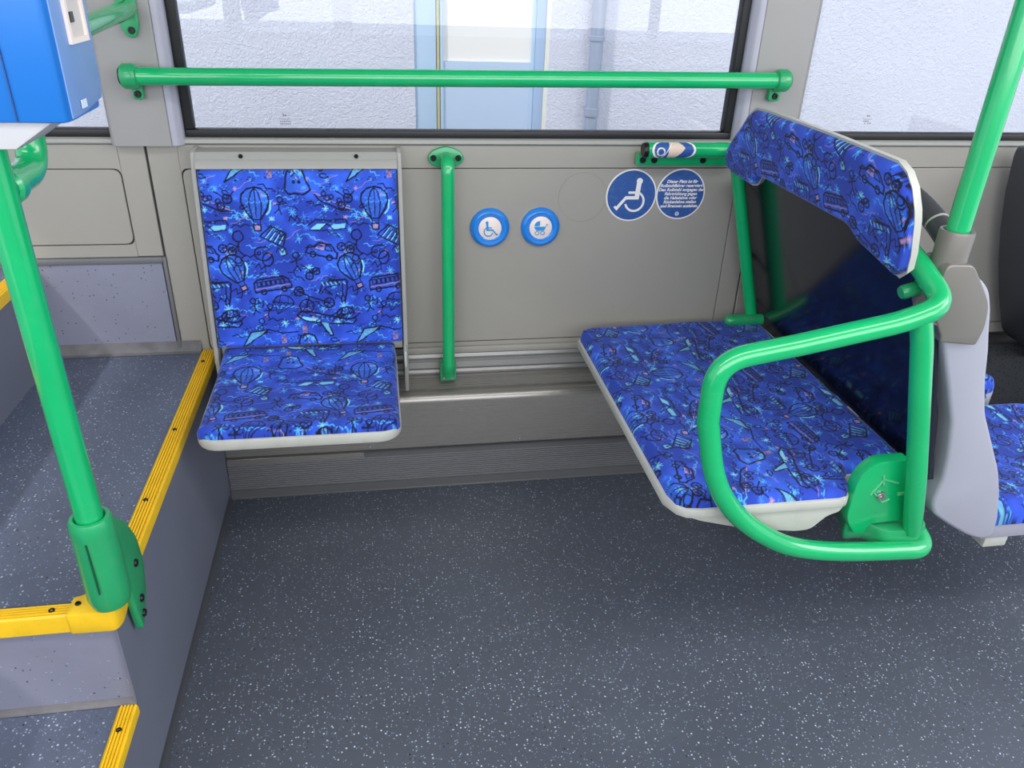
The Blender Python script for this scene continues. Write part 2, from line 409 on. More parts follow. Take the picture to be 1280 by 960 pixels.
# windows
def window(n, x0, x1, left=True, right=True, mark=None):
    bm = B(); g = .018; y0, y1 = 1.762, 1.79
    box(bm, x0, x1, y0, y1, .8625, .8785, .003); box(bm, x0, x1, y0, y1, 1.735, 1.75, .003)
    if left: box(bm, x0, x0+g, y0, y1, .8785, 1.735, .003)
    if right: box(bm, x1-g, x1, y0, y1, .8785, 1.735, .003)
    o = struct('window_%d' % n, bm, RUBBER)
    obj('pane', box(B(), x0+.004, x1-.004, 1.776, 1.780, .874, 1.74), GLASS, o)
    if mark:   # small etched maker's stamp, unreadable in the photograph: a short rule between rows of ticks
        bm = B(); mx, mz = mark
        box(bm, mx-.011, mx+.011, 1.7754, 1.7759, mz, mz+.0008)
        for k in (-1, 1): box(bm, mx+k*.0022-.0016, mx+k*.0022+.0016, 1.7754, 1.7759, mz+.0065, mz+.0100)
        for k in range(6):
            for rz in (-.0055, -.0105):
                if random.random() < .8: box(bm, mx-.010+k*.0038, mx-.0078+k*.0038, 1.7754, 1.7759, mz+rz, mz+rz+.0028)
        obj('etched_mark', bm, mat('etched_grey', (110, 112, 124), .6), o)
window(1, -1.6, -.530, True, False)
window(2, -.3925, .812, mark=(-.190, .898))
window(3, .966, 2.6, False, True, mark=(1.158, .908))

# outside: plastered house wall, window in it, downpipe
bm = B()
prism(bm, [(-4, -1), (.175, -1), (.175, 3.5), (-4, 3.5)], 'y', 3.6, 3.8); box(bm, .76, 9, 3.6, 3.8, -1, 3.5); box(bm, .175, .76, 3.6, 3.8, 2.1, 3.5); box(bm, .175, .76, 3.6, 3.8, -1, -.5)
struct('wall_outside', bm, PLASTER)
struct('ground_outside', box(B(), -4, 9, 1.9, 3.6, -.4, -.3), ASPHALT)
hw = thing('house_window', (.46, 3.63, -.5), 'pale blue framed house window with a half drawn white blind, seen through the middle bus window', 'window')
bm = B()
box(bm, .175, .268, 3.61, 3.68, -.5, 2.1, .004); box(bm, .285, .30, 3.62, 3.68, -.5, 2.1, .003); box(bm, .685, .70, 3.62, 3.68, -.5, 2.1, .003)
obj('frame', bm, EXFRAME, hw)
obj('frame_side', box(B(), .70, .742, 3.61, 3.69, -.5, 2.1, .004), EXFRAMED, hw)
obj('reveal', box(B(), .742, .772, 3.602, 3.69, -.5, 2.1), REVEAL, hw)
obj('sealing_strip', box(B(), .270, .283, 3.615, 3.68, -.5, 2.1, .003), EXYEL, hw)
obj('blind', box(B(), .30, .685, 3.64, 3.66, .83, 2.1), EXBLIND, hw)
obj('lower_pane', box(B(), .30, .685, 3.63, 3.66, -.5, .829), EXLOW, hw)
dp = thing('downpipe', (.962, 3.55, -.3), 'pale grey rainwater downpipe on the white plaster wall outside, right of the house window', 'drainpipe')
bm = B(); tube(bm, [(.955, 3.55, -.3), (.955, 3.55, 3.4)], .029); obj('pipe', bm, PIPE, dp)
bm = B(); lathe(bm, (.955, 3.55, .62), (0, 0, 1), [(.029, 0), (.034, .002), (.034, .035), (.030, .037)]); obj('collar', bm, PIPE, dp)
bm = B(); lathe(bm, (.955, 3.55, .93), (0, 0, 1), [(.029, 0), (.033, .002), (.033, .02), (.029, .022)]); obj('collar', bm, PIPE, dp)

# heater cover low on the wall at right
hc = obj('heater_cover', box(B(), 1.02, 2.55, 1.69, 1.758, .001, .335, .004), HEATER, None, loc=(1.8, 1.73, 0))
tag(hc, 'black perforated heater cover low on the wall behind the right-hand passenger seats', 'heater')

# ================================================================== PRINTED MOQUETTE
TW, TH, PX = .245, .357, .0006
tw, th = int(round(TW/PX)), int(round(TH/PX))
yy, xx = np.mgrid[0:th, 0:tw]
base = np.array(lin((38, 66, 174)))
n = RNG.rand(9, 7); 
def vnoise(nx, ny):
    g = RNG.rand(ny, nx); u = (xx/tw*nx); v = (yy/th*ny)
    i = np.floor(u).astype(int); j = np.floor(v).astype(int); fu = u-i; fv = v-j; fu = fu*fu*(3-2*fu); fv = fv*fv*(3-2*fv)
    a = g[j % ny, i % nx]; b = g[j % ny, (i+1) % nx]; c = g[(j+1) % ny, i % nx]; d = g[(j+1) % ny, (i+1) % nx]
    return (a*(1-fu)+b*fu)*(1-fv)+(c*(1-fu)+d*fu)*fv
vn = vnoise(5, 7)*.6+vnoise(12, 17)*.4
TILE = base[None, None, :]*(0.62+.72*vn[..., None]) + np.array(lin((60, 125, 235)))[None, None, :]*np.clip(vn-.5, 0, 1)[..., None]*.9
INK = np.array(lin((10, 12, 34))); CY = np.array(lin((84, 178, 240))); AQ = np.array(lin((130, 215, 235))); PK = np.array(lin((190, 150, 175))); CB = np.array(lin((60, 125, 235)))
K = 1/4.17*1.83/1000   # crop pixel -> metres (approximately)
S = TW/585.
def blend(ix, iy, al, col):
    TILE[iy, ix] = TILE[iy, ix]*(1-al[..., None])+col*al[..., None]
def seg(p, q, wd, col, op=1.):
    if col is INK: wd = wd*1.08+.6
    elif col is not AQ: wd = wd*.85
    """p,q in design units (585 wide tile, y down)"""
    p = np.array(p, float)*S/PX; q = np.array(q, float)*S/PX; h = wd/2*S/PX
    x0, x1 = int(min(p[0], q[0])-h-2), int(max(p[0], q[0])+h+2); y0, y1 = int(min(p[1], q[1])-h-2), int(max(p[1], q[1])+h+2)
    gx, gy = np.meshgrid(np.arange(x0, x1+1), np.arange(y0, y1+1))
    d = q-p; L2 = max((d**2).sum(), 1e-9); t = np.clip(((gx-p[0])*d[0]+(gy-p[1])*d[1])/L2, 0, 1)
    r = np.hypot(gx-p[0]-t*d[0], gy-p[1]-t*d[1]) + (RNG.rand(*gx.shape)-.5)*.7
    al = np.clip(h-r+.5, 0, 1)*op
    blend(gx % tw, gy % th, al, col)
def poly(pts, wd=5, col=INK, closed=False, op=1.):
    pts = list(pts)
    if closed: pts.append(pts[0])
    for a, b in zip(pts, pts[1:]):
        a, b = np.array(a, float), np.array(b, float); L = np.hypot(*(b-a)); k = max(1, int(L/16)); prev = a
        for i in range(1, k+1):
            q = a+(b-a)*i/k
            if i < k: q = q+RNG.uniform(-2.2, 2.2, 2)
            seg(prev, q, wd*RNG.uniform(.8, 1.2), col, op); prev = q
def fill(pts, col, op=.9):
    P = np.array(pts, float)*S/PX; x0, y0 = P.min(0).astype(int)-1; x1, y1 = P.max(0).astype(int)+1
    gx, gy = np.meshgrid(np.arange(x0, x1+1), np.arange(y0, y1+1)); ins = np.zeros(gx.shape, bool); n = len(P)
    for i in range(n):
        (ax, ay), (bx, by) = P[i], P[(i+1) % n]
        c = ((ay > gy) != (by > gy)) & (gx < (bx-ax)*(gy-ay)/(by-ay+1e-9)+ax); ins ^= c
    blend(gx % tw, gy % th, ins*op*(.75+.25*RNG.rand(*gx.shape)), col)
def ell(cx, cy, a, b, ang=0, t0=0, t1=360, n=20, wob=0):
    c, s = math.cos(math.radians(ang)), math.sin(math.radians(ang)); out = []
    for k in range(n+1):
        t = math.radians(t0+(t1-t0)*k/n); x, y = a*math.cos(t), b*math.sin(t)
        x += random.uniform(-wob, wob); y += random.uniform(-wob, wob)
        out.append((cx+c*x-s*y, cy+s*x+c*y))
    return out
def T(pts, cx, cy, ang=0, s=1, fx=1):
    c, si = math.cos(math.radians(ang)), math.sin(math.radians(ang))
    return [(cx+s*(c*x*fx-si*y), cy+s*(si*x*fx+c*y)) for x, y in pts]
def wave(x, y, n=5, a=9, l=26, ang=0, col=CY, wd=4):
    pts = [(i*l/2, a*(-1)**i*random.uniform(.4, 1)) for i in range(n*2)]; poly([p for p in T(pts, x, y, ang)], wd, col, op=.85)
def star(x, y, r=20, col=CY):
    for k in range(4):
        a = math.radians(k*45+random.uniform(-10, 10)); rr = r*random.uniform(.6, 1.1)
        seg((x-rr*math.cos(a), y-rr*math.sin(a)), (x+rr*math.cos(a), y+rr*math.sin(a)), 3.6, col, .9)
def balloon(x, y, s=1, ang=0):
    dsp = lambda p: T(p, x, y, ang, s)
    fill(dsp([(-60, -60), (0, -85), (60, -60), (66, -20), (20, 70), (-20, 70), (-66, -20)]), CB, .35)
    env = [(-22, 72), (-52, 25), (-68, -15), (-62, -52), (-35, -78), (0, -86), (35, -78), (62, -52), (68, -15), (52, 25), (22, 72)]
    poly(dsp(env), 7); poly(dsp([(-20, 72), (-30, -10), (-18, -60), (0, -82), (18, -60), (30, -10), (18, 72)]), 5)
    poly(dsp([(0, -84), (0, 60)]), 4); poly(dsp([(-22, 72), (22, 72)]), 5)
    poly(dsp([(-18, 74), (-14, 100)]), 3); poly(dsp([(18, 74), (14, 100)]), 3)
    fill(dsp([(-18, 100), (18, 100), (15, 128), (-15, 128)]), PK, .7); poly(dsp([(-18, 100), (18, 100), (15, 128), (-15, 128)]), 6, closed=True)
    poly(dsp([(74, -20), (70, 20), (50, 48)]), 6, AQ)
def plane(x, y, s=1, ang=0):
    d = lambda p: T(p, x, y, ang, s)
    body = [(-150, 0), (-135, -22), (-90, -30), (0, -18), (110, -8), (150, -22), (155, -8), (140, 12), (60, 22), (-40, 26), (-110, 22)]
    fill(d([(-150, 0), (-110, 22), (-40, 26), (-30, 12), (-90, 4)]), AQ, .95)
    poly(d(body), 7, closed=True)
    fill(d([(-30, 24), (20, 22), (40, 90), (25, 92)]), AQ, .6); poly(d([(-30, 24), (28, 92), (42, 88), (15, 22)]), 7)
    poly(d([(20, -16), (70, -60), (80, -56), (60, -14)]), 5); poly(d([(140, -20), (170, -50)]), 5)
    for k in range(6): poly(d(ell(-80+k*24, -6, 4, 4, n=6)), 3)
def stick(x, y, s=1, ang=0):
    d = lambda p: T(p, x, y, ang, s)
    poly(d(ell(0, -32, 17, 18, wob=1.5)), 5); poly(d([(0, -14), (2, 28)]), 5); poly(d([(-30, 8), (0, -2), (32, -14)]), 4.5); poly(d([(-20, 58), (2, 28), (22, 55)]), 5)
def wheel(x, y, r, sp=6):
    poly(ell(x, y, r, r, wob=1), 6)
    for k in range(sp):
        a = math.pi*k/sp*2; seg((x, y), (x+r*math.cos(a), y+r*math.sin(a)), 3, INK)
def bus(x, y, s=1, ang=-8):
    d = lambda p: T(p, x, y, ang, s)
    fill(d([(-85, -25), (70, -30), (90, 25), (-85, 30)]), np.array(lin((48, 60, 150))), .5)
    poly(d([(-90, 30), (-88, -20), (-70, -34), (60, -36), (84, -18), (94, 12), (92, 30)]), 7, closed=True)
    for k in range(6): poly(d([(-74+k*24, -22), (-56+k*24, -22), (-56+k*24, 2), (-74+k*24, 2)]), 4.5, closed=True)
    poly(d([(-88, 14), (92, 12)]), 3.5, PK, op=.7); poly(d(ell(-50, 32, 13, 13)), 6); poly(d(ell(54, 32, 13, 13)), 6)
def car(x, y, s=1, ang=12):
    d = lambda p: T(p, x, y, ang, s)
    poly(d([(-78, 24), (-70, -4), (-40, -14), (-22, -38), (40, -40), (66, -10), (80, -2), (80, 26)]), 7, closed=True)
    poly(d([(-30, -10), (-16, -30), (8, -31), (8, -8)]), 4.5, PK, closed=True); poly(d([(16, -31), (36, -31), (54, -8), (16, -8)]), 4.5, closed=True)
    poly(d(ell(-40, 26, 14, 14)), 6); poly(d(ell(44, 28, 14, 14)), 6)
def ghost(x, y, s=1):
    d = lambda p: T(p, x, y, 0, s)
    fill(d([(-50, 50), (-40, -40), (0, -62), (35, -50), (60, 40)]), CB, .3)
    poly(d([(-56, 40), (-50, -20), (-38, -58), (5, -66), (30, -56), (46, -10), (66, 38), (30, 62), (-10, 56), (-40, 60)]), 7, closed=True)
    poly(d(ell(-12, 0, 5, 6, n=6)), 5); poly(d(ell(14, 0, 5, 6, n=6)), 5); seg((x-2, y-24*s), (x+6, y-14*s), 5, PK)
def cloudfish(x, y, s=1, ang=0):
    d = lambda p: T(p, x, y, ang, s)
    fill(d([(-90, 14), (-50, -14), (-10, -12), (-40, 16)]), AQ, .95); fill(d([(0, 12), (30, -10), (88, -12), (84, 10), (40, 16)]), AQ, .8)
    poly(d([(-95, -8), (-60, -34), (20, -30), (90, -36), (100, -10)]), 5); poly(d([(-92, 18), (-40, 20), (-4, -12), (30, 20), (90, 12)]), 5)
    for k in range(14): seg((x-80+k*13, y-30+random.uniform(-8, 8)), (x-76+k*13, y-22), 3.5, INK, .8)
def tent(x, y, s=1, ang=25):
    d = lambda p: T(p, x, y, ang, s)
    poly(d([(-60, 30), (-30, -40), (50, -34), (62, 36)]), 6, closed=True)
    for k in range(4): poly(d([(-40+k*24, 30), (-22+k*22, -34)]), 5, INK); poly(d([(-34+k*24, 26), (-18+k*22, -28)]), 4, AQ)
def chute(x, y, s=1, ang=0):
    d = lambda p: T(p, x, y, ang, s)
    poly(d([(-58, 16)]+[(58*math.cos(t), 16-52*math.sin(t)) for t in np.linspace(math.pi, 0, 12)]), 6)
    for k in range(4): poly(d(ell(-43+k*29, 16, 14, 9, 0, 180, 360, 6)), 4.5)
    for k in (-50, -14, 20, 54): poly(d([(k, 14), (-30, 80)]), 3)
    poly(d([(-20, -30), (-26, 14)]), 4); poly(d([(20, -32), (26, 14)]), 4)
def crane(x, y, s=1):
    d = lambda p: T(p, x, y, 0, s)
    poly(d([(-90, 30), (-70, -20), (-20, -46), (70, -52), (82, -40), (74, 30), (60, 90)]), 7); poly(d([(-80, 34), (-46, -4), (20, -18), (52, -20), (50, 40), (40, 88)]), 5)
    for k in range(6): seg((x-60+k*22, y-30), (x-52+k*22, y-14-k), 4, AQ)
    poly(d([(-50, 10), (-14, 44), (-40, 30)]), 6)
def canoe(x, y, s=1, ang=24):
    d = lambda p: T(p, x, y, ang, s)
    poly(d([(-95, -8), (-60, 14), (60, 18), (98, -6)]), 7); poly(d([(-95, -8), (98, -6)]), 4.5, PK, op=.8)
    for k in (-50, -10, 32): poly(d(ell(k, -24, 11, 12, n=8)), 4.5); poly(d([(k-12, -2), (k, -12), (k+12, -2)]), 4.5)
def jit(nx, ny, f=1.):
    c = [((i+random.uniform(.1, .9))*585/nx, (j+random.uniform(.1, .9))*850/ny) for i in range(nx) for j in range(ny)]
    random.shuffle(c); return c[:int(len(c)*f)]
for x, y in jit(6, 9, .8): star(x, y, random.uniform(14, 26), random.choice([CY, CY, CB, AQ]))
for x, y in jit(5, 8, .9): wave(x-30, y, random.randint(2, 5), 7, 30, random.uniform(-30, 40), random.choice([CY, CY, CB]), 4.5)
for x, y in jit(4, 4): poly(T([(0, 0), (30, 6), (60, -3), (95, 4)], x, y, random.uniform(-40, 30)), 3, PK, op=.5)
for x, y in jit(4, 5, .6): star(x, y, 10, PK*.9)
for x, y in jit(7, 10, .85):   # woven stipple
    for _ in range(16): a = (x+random.gauss(0, 16), y+random.gauss(0, 9)); seg(a, (a[0]+3, a[1]), 4, random.choice([INK, INK, CY]), .8)
balloon(75, 195); balloon(525, 520, .9, -22); ghost(280, 85); plane(380, 790, 1, 8); bus(120, 600); car(380, 430)
canoe(445, 185); stick(190, 195, .8, 12); stick(250, 480, .9); stick(20, 710, .8, -10); stick(90, 740, .8, 20); stick(50, 820, .8)
wheel(285, 720, 36, 8); wheel(400, 705, 26, 6); wheel(250, 640, 24, 5); poly([(285, 720), (300, 670), (250, 640), (330, 680), (400, 705)], 6)
wheel(528, 165, 22, 4); wheel(495, 200, 18, 4); poly([(470, 130), (500, 150), (528, 165), (560, 130)], 5)
wheel(310, 560, 19, 4); wheel(345, 535, 18, 4); poly([(270, 500), (300, 520), (330, 545), (365, 520)], 5)
cloudfish(420, 305); tent(150, 350); chute(170, 690, .9, 8); crane(430, 625, .85)
poly(ell(560, 350, 26, 26, wob=2), 6); poly([(560, 376), (556, 420), (585, 450)], 6); wheel(480, 410, 20, 5); wheel(525, 425, 20, 5); poly([(480, 410), (520, 385), (555, 400), (525, 425)], 5)
poly(ell(90, 440, 42, 36, wob=2, t1=300), 6); poly(ell(70, 436, 8, 7), 4); poly(ell(96, 434, 8, 7), 4); poly(ell(110, 470, 26, 34, 10), 6)
fill([(170, 420), (196, 416), (200, 446), (176, 448)], AQ, .7)
for lx, ly in ((155, 45), (265, 845)):
    fill([(lx-12, ly-20), (lx+12, ly-20), (lx+12, ly+20), (lx-12, ly+20)], PK*.8, .75)
    for k in range(14): a = (lx+random.uniform(-14, 14), ly+random.uniform(-22, 22)); seg(a, (a[0]+5, a[1]+2), 3, INK, .8)
for x, y in jit(6, 7, .8):
    k = random.random(); a = random.uniform(-40, 40)
    if k < .5: poly(T([(0, 0), (26, -10), (44, 8), (70, 0), (90, 12)], x-40, y, a), 4.5)
    elif k < .75: poly(ell(x, y, random.uniform(10, 22), random.uniform(8, 18), a, 0, 300, 12, 2), 4.5)
    else: poly(T([(0, 0), (14, -22), (30, 4), (46, -18), (52, 14), (30, 22)], x-20, y, a), 4.5)
fill([(-10, 0), (80, -12), (44, 18), (-26, 62), (-60, 84)], AQ, .45); poly([(-10, 0), (80, -12), (44, 18), (-26, 62), (-60, 84), (-10, 0)], 6); poly([(80, -12), (150, 10), (230, 4)], 6); chute(480, 760, .8, -8)
TILE = np.clip(TILE, 0, 1)
def sample(s, t):
    """s right, t up in metres -> linear rgb"""
    u = np.mod(s/TW, 1)*tw; v = np.mod(-t/TH, 1)*th
    i = np.floor(u).astype(int); j = np.floor(v).astype(int); fu = (u-i)[..., None]; fv = (v-j)[..., None]
    return (TILE[j % th, i % tw]*(1-fu)+TILE[j % th, (i+1) % tw]*fu)*(1-fv)+(TILE[(j+1) % th, i % tw]*(1-fu)+TILE[(j+1) % th, (i+1) % tw]*fu)*fv
def grid_obj(name, P, col, m, parent, loc=None):
    """P: (n,m,3) world positions, col: (n,m,3)"""
    n_, m_ = P.shape[:2]; off = np.array(root_loc(parent) if parent else Vector(loc))
    me = bpy.data.meshes.new(name); co_ = (P-off).reshape(-1, 3).astype(np.float32)
    i, j = np.meshgrid(np.arange(n_-1), np.arange(m_-1), indexing='ij'); a = (i*m_+j).ravel()
    F = np.stack([a, a+1, a+m_+1, a+m_], 1).astype(np.int32)
    me.vertices.add(len(co_)); me.vertices.foreach_set('co', co_.ravel())
    me.loops.add(F.size); me.loops.foreach_set('vertex_index', F.ravel())
    me.polygons.add(len(F)); me.polygons.foreach_set('loop_start', np.arange(0, F.size, 4, dtype=np.int32))
    me.update(calc_edges=True); me.shade_smooth()
    at = me.attributes.new('print', 'FLOAT_COLOR', 'POINT')
    c4 = np.concatenate([col.reshape(-1, 3), np.ones((n_*m_, 1))], 1).astype(np.float32); at.data.foreach_set('color', c4.ravel())
    me.materials.append(m)
    o = bpy.data.objects.new(name, me); C.objects.link(o)
    if parent: o.parent = parent
    else: o.location = off
    return o
def cushion(name, parent, org, ua, ub, un, a0, a1, lo, hi, th_, rnd, pat, res=.0015, crown=.0, sag=None, drop=None):
    """upholstered pad: a along ua, b along ub, height along un; lo/hi give b-range for each a; pat(a,b)->(s,t)"""
    org, ua, ub, un = [np.array(v, float) for v in (org, ua, ub, un)]
    na = int((a1-a0)/res); bs = max(hi(a)-lo(a) for a in np.linspace(a0, a1, 40)); nb = int(bs/res)
    # cluster one extra skirt row at each border
    A = np.linspace(a0, a1, na); tb = np.linspace(0, 1, nb)
    LO = np.array([lo(a) for a in A]); HI = np.array([hi(a) for a in A])
    AA = np.repeat(A[:, None], nb, 1); BB = LO[:, None]+(HI-LO)[:, None]*tb[None]
    d = np.minimum(np.minimum(AA-a0, a1-AA), np.minimum(BB-LO[:, None], HI[:, None]-BB))
    q = np.clip(d/rnd, 0, 1); H = th_*(np.sqrt(np.clip(1-(1-q)**2, 0, 1)))
    H = H+crown*np.sin(np.pi*(AA-a0)/(a1-a0))*np.sin(np.pi*tb)[None]
    if sag is not None: H = H+sag(AA, BB)
    H = np.where(d < 1e-6, -.004, H)
    s, t = pat(AA, BB); col = sample(s, t)
    P = org+AA[..., None]*ua+BB[..., None]*ub+H[..., None]*un
    return grid_obj(name, P, col, FABM, parent)
def corner(x, x0, x1, r0, r1, amp0, amp1):
    """inset near ends for rounded corners"""
    v = 0
    if x-x0 < r0: q = 1-(x-x0)/r0; v = amp0*(1-math.sqrt(max(0, 1-q*q)))
    if x1-x < r1: q = 1-(x1-x)/r1; v = max(v, amp1*(1-math.sqrt(max(0, 1-q*q))))
    return v

# ================================================================== LEFT FOLDING SEAT
ts = thing('folding_wall_seat', (-.165, 1.70, .30), 'blue patterned folding seat with grey frame, folded down from the wall at left', 'seat')
bt, bb_ = Vector((0, 1.700, .812)), Vector((0, 1.648, .431))
ang = math.atan2(bt.y-bb_.y, bt.z-bb_.z); upv = (0, math.sin(ang), math.cos(ang)); nv = (0, -math.cos(ang), math.sin(ang))
Lb = (bt-bb_).length
cushion('backrest_cushion', ts, (0, bb_.y, bb_.z), (1, 0, 0), upv, nv, -.367, .039, lambda a: 0+corner(a, -.367, .039, .01, .01, .01, .01), lambda a: Lb, .020, .012,
        lambda a, b: (a+.245*2+.042, b-.395), .0013)
bm = B()
prism(bm, [(1.712+.012, .30), (1.650, .302), (1.636, .40), (1.694, .800), (1.708, .842), (1.716, .847), (1.755, .847), (1.755, .30)], 'x', -.378, -.3685, .002); obj('side_frame', bm, ALUP, ts)
bm = B(); prism(bm, [(1.712+.012, .296), (1.650, .298), (1.636, .40), (1.694, .800), (1.708, .842), (1.716, .847), (1.755, .847), (1.755, .296)], 'x', .0405, .050, .002)
obj('side_frame', bm, ALUP, ts)
obj('backrest_shell', prism(B(), [(1.70, .40), (1.667, .405), (1.712, .80), (1.74, .80)], 'x', -.366, .038), LGREY, ts)
hd = obj('header_rail', prism(B(), [(1.755, .8435), (1.712, .8435), (1.706, .839), (1.700, .832), (1.7005, .829), (1.697, .827), (1.690, .8135), (1.70, .8115), (1.755, .8115)], 'x', -.3685, .0405), ALUP, ts)
for x in (-.278, -.044): screw('screw', (x, 1.7025, .8365), (0, -.75, .6), .0045, SCREW, hd)
obj('hinge_block', box(B(), .0395, .046, 1.60, 1.655, .385, .425, .003), LGREY, ts)
def slo(a): return 0.0 + corner(a, -.360, .021, .045, .045, .03, .03)
def shi(a): return .360
cushion('seat_cushion', ts, (0, 1.300, .400), (1, 0, 0), (0, .999, .012), (0, -.012, .999), -.360, .021, slo, shi, .021, .018,
        lambda a, b: (a+.245*2+.08, b-.372+.06), .0013, sag=lambda A_, B_: -.010*np.sin(np.pi*np.clip(B_/.372, 0, 1))+.006*np.clip(B_/.372, 0, 1))
P_ = [(-.362, 1.66), (-.362, 1.341)]+[(-.362+.045-.045*math.cos(t), 1.341-.045*math.sin(t)) for t in np.linspace(0, math.pi/2, 8)][1:]+[(.023-.045+.045*math.sin(t), 1.341-.045*math.cos(t)) for t in np.linspace(0, math.pi/2, 8)]+[(.023, 1.66)]
obj('seat_pan', prism(B(), P_, 'z', .379, .4025, .005), LGREY, ts)
obj('pan_stiffener', box(B(), -.30, -.04, 1.37, 1.66, .352, .380, .008), LGREY, ts)

# ================================================================== GREEN RAILS
gr = thing('window_grab_rail', (.21, 1.70, .95), 'long horizontal green grab rail across the middle window, clamped to both pillars', 'grab rail')
bm = B(); tube(bm, [(-.470, 1.700, .9885), (.888, 1.700, 1.0005)], .0168, 24); obj('tube', bm, GREEN, gr)
for x, z, s in ((-.4655, .9885, -1), (.883, 1.0005, 1)):
    bm = B(); lathe(bm, (x, 1.70, z), (s, 0, 0), [(.0166, -.017), (.0215, -.015), (.0235, -.010), (.0235, .008), (.020, .013), (0, .013)])
    sx = x-s*.002
    prism(bm, rpoly([(sx-.014+(.006 if s < 0 else 0), z+.005), (sx+.014, z+.005), (sx+.014, z-.046), (sx-.006 if s < 0 else sx-.014, z-.046)], .007), 'y', 1.718, 1.735, .003)
    cl = obj('clamp', bm, GREEND, gr)
    screw('screw', (sx+(.004 if s < 0 else -.0), 1.7175, z-.035), (0, -1, 0), .0068, SCREW, cl)
    bm = B(); lathe(bm, (x+s*.0125, 1.70, z), (s, 0, 0), [(.0155, 0), (.0155, .004), (0, .004)]); obj('end_cap', bm, SCREW, cl)

vr = thing('vertical_grab_bar', (.148, 1.74, .29), 'vertical green grab bar on the wall between the left seat and the round buttons', 'grab bar')
bm = B(); tube(bm, smooth_path([(.149, 1.756, .822), (.149, 1.705, .822), (.149, 1.700, .33), (.149, 1.712, .305)], [0, .035, .02, 0], 8), .0145, 22); obj('tube', bm, GREEN, vr)
bm = B(); prism(bm, rpoly([(.107, .822), (.118, .838), (.135, .845), (.149, .848), (.163, .845), (.180, .838), (.191, .822), (.180, .807), (.163, .801), (.135, .801), (.118, .807)], .012), 'y', 1.750, 1.760, .003)
fl = obj('flange', bm, GREEND, vr)
for x in (.1215, .1765): screw('screw', (x, 1.7495, .823), (0, -1, 0), .0066, SCREW, fl)
bm = B(); prism(bm, rpoly([(.129, .335), (.169, .335), (.169, .286), (.129, .286)], .006), 'y', 1.712, 1.744, .003)
fp = obj('foot_plate', bm, GREEND, vr)
for x, z in ((.149, .313), (.139, .296), (.159, .296)): screw('screw', (x, 1.7115, z), (0, -1, 0), .0048, SCREWS, fp)

# left floor-to-ceiling pole with cast foot
lp = thing('handrail_pole', (-.397, .90, .37), 'green upright pole at left, bolted by a cast foot to the platform edge', 'pole')
bm = B(); tube(bm, [(-.397, .90, .44), (-.397, .90, 2.19)], .0172, 24); obj('pole', bm, GREEN, lp)
bm = B(); lathe(bm, (-.397, .90, 0), (0, 0, 1), [(.0176, .538), (.020, .5415), (.0245, .541), (.027, .535), (.0275, .525), (.0275, .52)])
pts = []; N_ = 10
tube(bm, [(-.397-.004*k/N_, .90+.006*k/N_, .522-.132*k/N_) for k in range(N_+1)], .0275, 28, rs=[.0275+.0010*math.sin(math.pi*.5*k/N_) for k in range(N_)]+[.025])
ft = obj('foot', bm, GREEND, lp)
bm = B(); prism(bm, rpoly([(.888, .535), (.935, .515), (.975, .475), (1.002, .425), (1.008, .375), (.992, .330), (.946, .286), (.938, .33), (.936, .372), (.922, .41), (.888, .425)], .012), 'x', -.3955, -.3835, .004)
obj('foot_blade', bm, GREEND, lp)
for y, z in ((.972, .398), (.962, .338), (.958, .312)): screw('bolt', (-.3838, y, z), (1, 0, 0), .0062, SCREW, lp)
bm = B(); box(bm, -.3995, -.3975, .8715, .8735, .43, .515); obj('foot_seam', bm, mat('seam_dark_green', (14, 70, 44), .5), lp)
bm = B(); tube(bm, smooth_path([(-.397, .90, .972), (-.397, 1.005, .972), (-.395, 1.018, 1.2)], [0, .035, 0], 10), .0165, 22)
obj('elbow_tube', bm, GREEN, lp)
bm = B(); lathe(bm, (-.397, .90, .972), (0, 1, 0), [(.0168, .008), (.021, .012), (.021, .028), (.017, .03)]); obj('elbow_collar', bm, GREEN, lp)

lt = thing('pillar_link_rail', (-.455, 1.735, 1.09), 'short green rail reaching from the left window pillar towards the blue ticket box', 'grab rail')
bm = B(); tube(bm, smooth_path([(-.452, 1.726, 1.110), (-.450, 1.690, 1.104), (-.452, 1.30, 1.085), (-.44, 1.04, 1.09)], [0, .01, .02, 0], 6), .0165, 22); obj('tube', bm, GREEN, lt)
bm = B(); prism(bm, rpoly([(-.474, 1.112), (-.470, 1.155), (-.447, 1.160), (-.436, 1.145), (-.437, 1.075), (-.445, 1.055), (-.460, 1.055), (-.470, 1.070)], .008), 'y', 1.722, 1.735, .003)
fl = obj('flange', bm, GREEND, lt)
for x, z in ((-.451, 1.068), (-.455, 1.136)): screw('screw', (x, 1.7215, z), (0, -1, 0), .0066, SCREW, fl)

# right upright pole
rp = thing('handrail_pole', (.858, 1.021, .86), 'green upright pole at right, standing in the grey casting of the passenger seat', 'pole')
bm = B(); tube(bm, [(.858, 1.021, .85), (.858, 1.021, 2.19)], .0172, 24); obj('pole', bm, GREEN, rp)

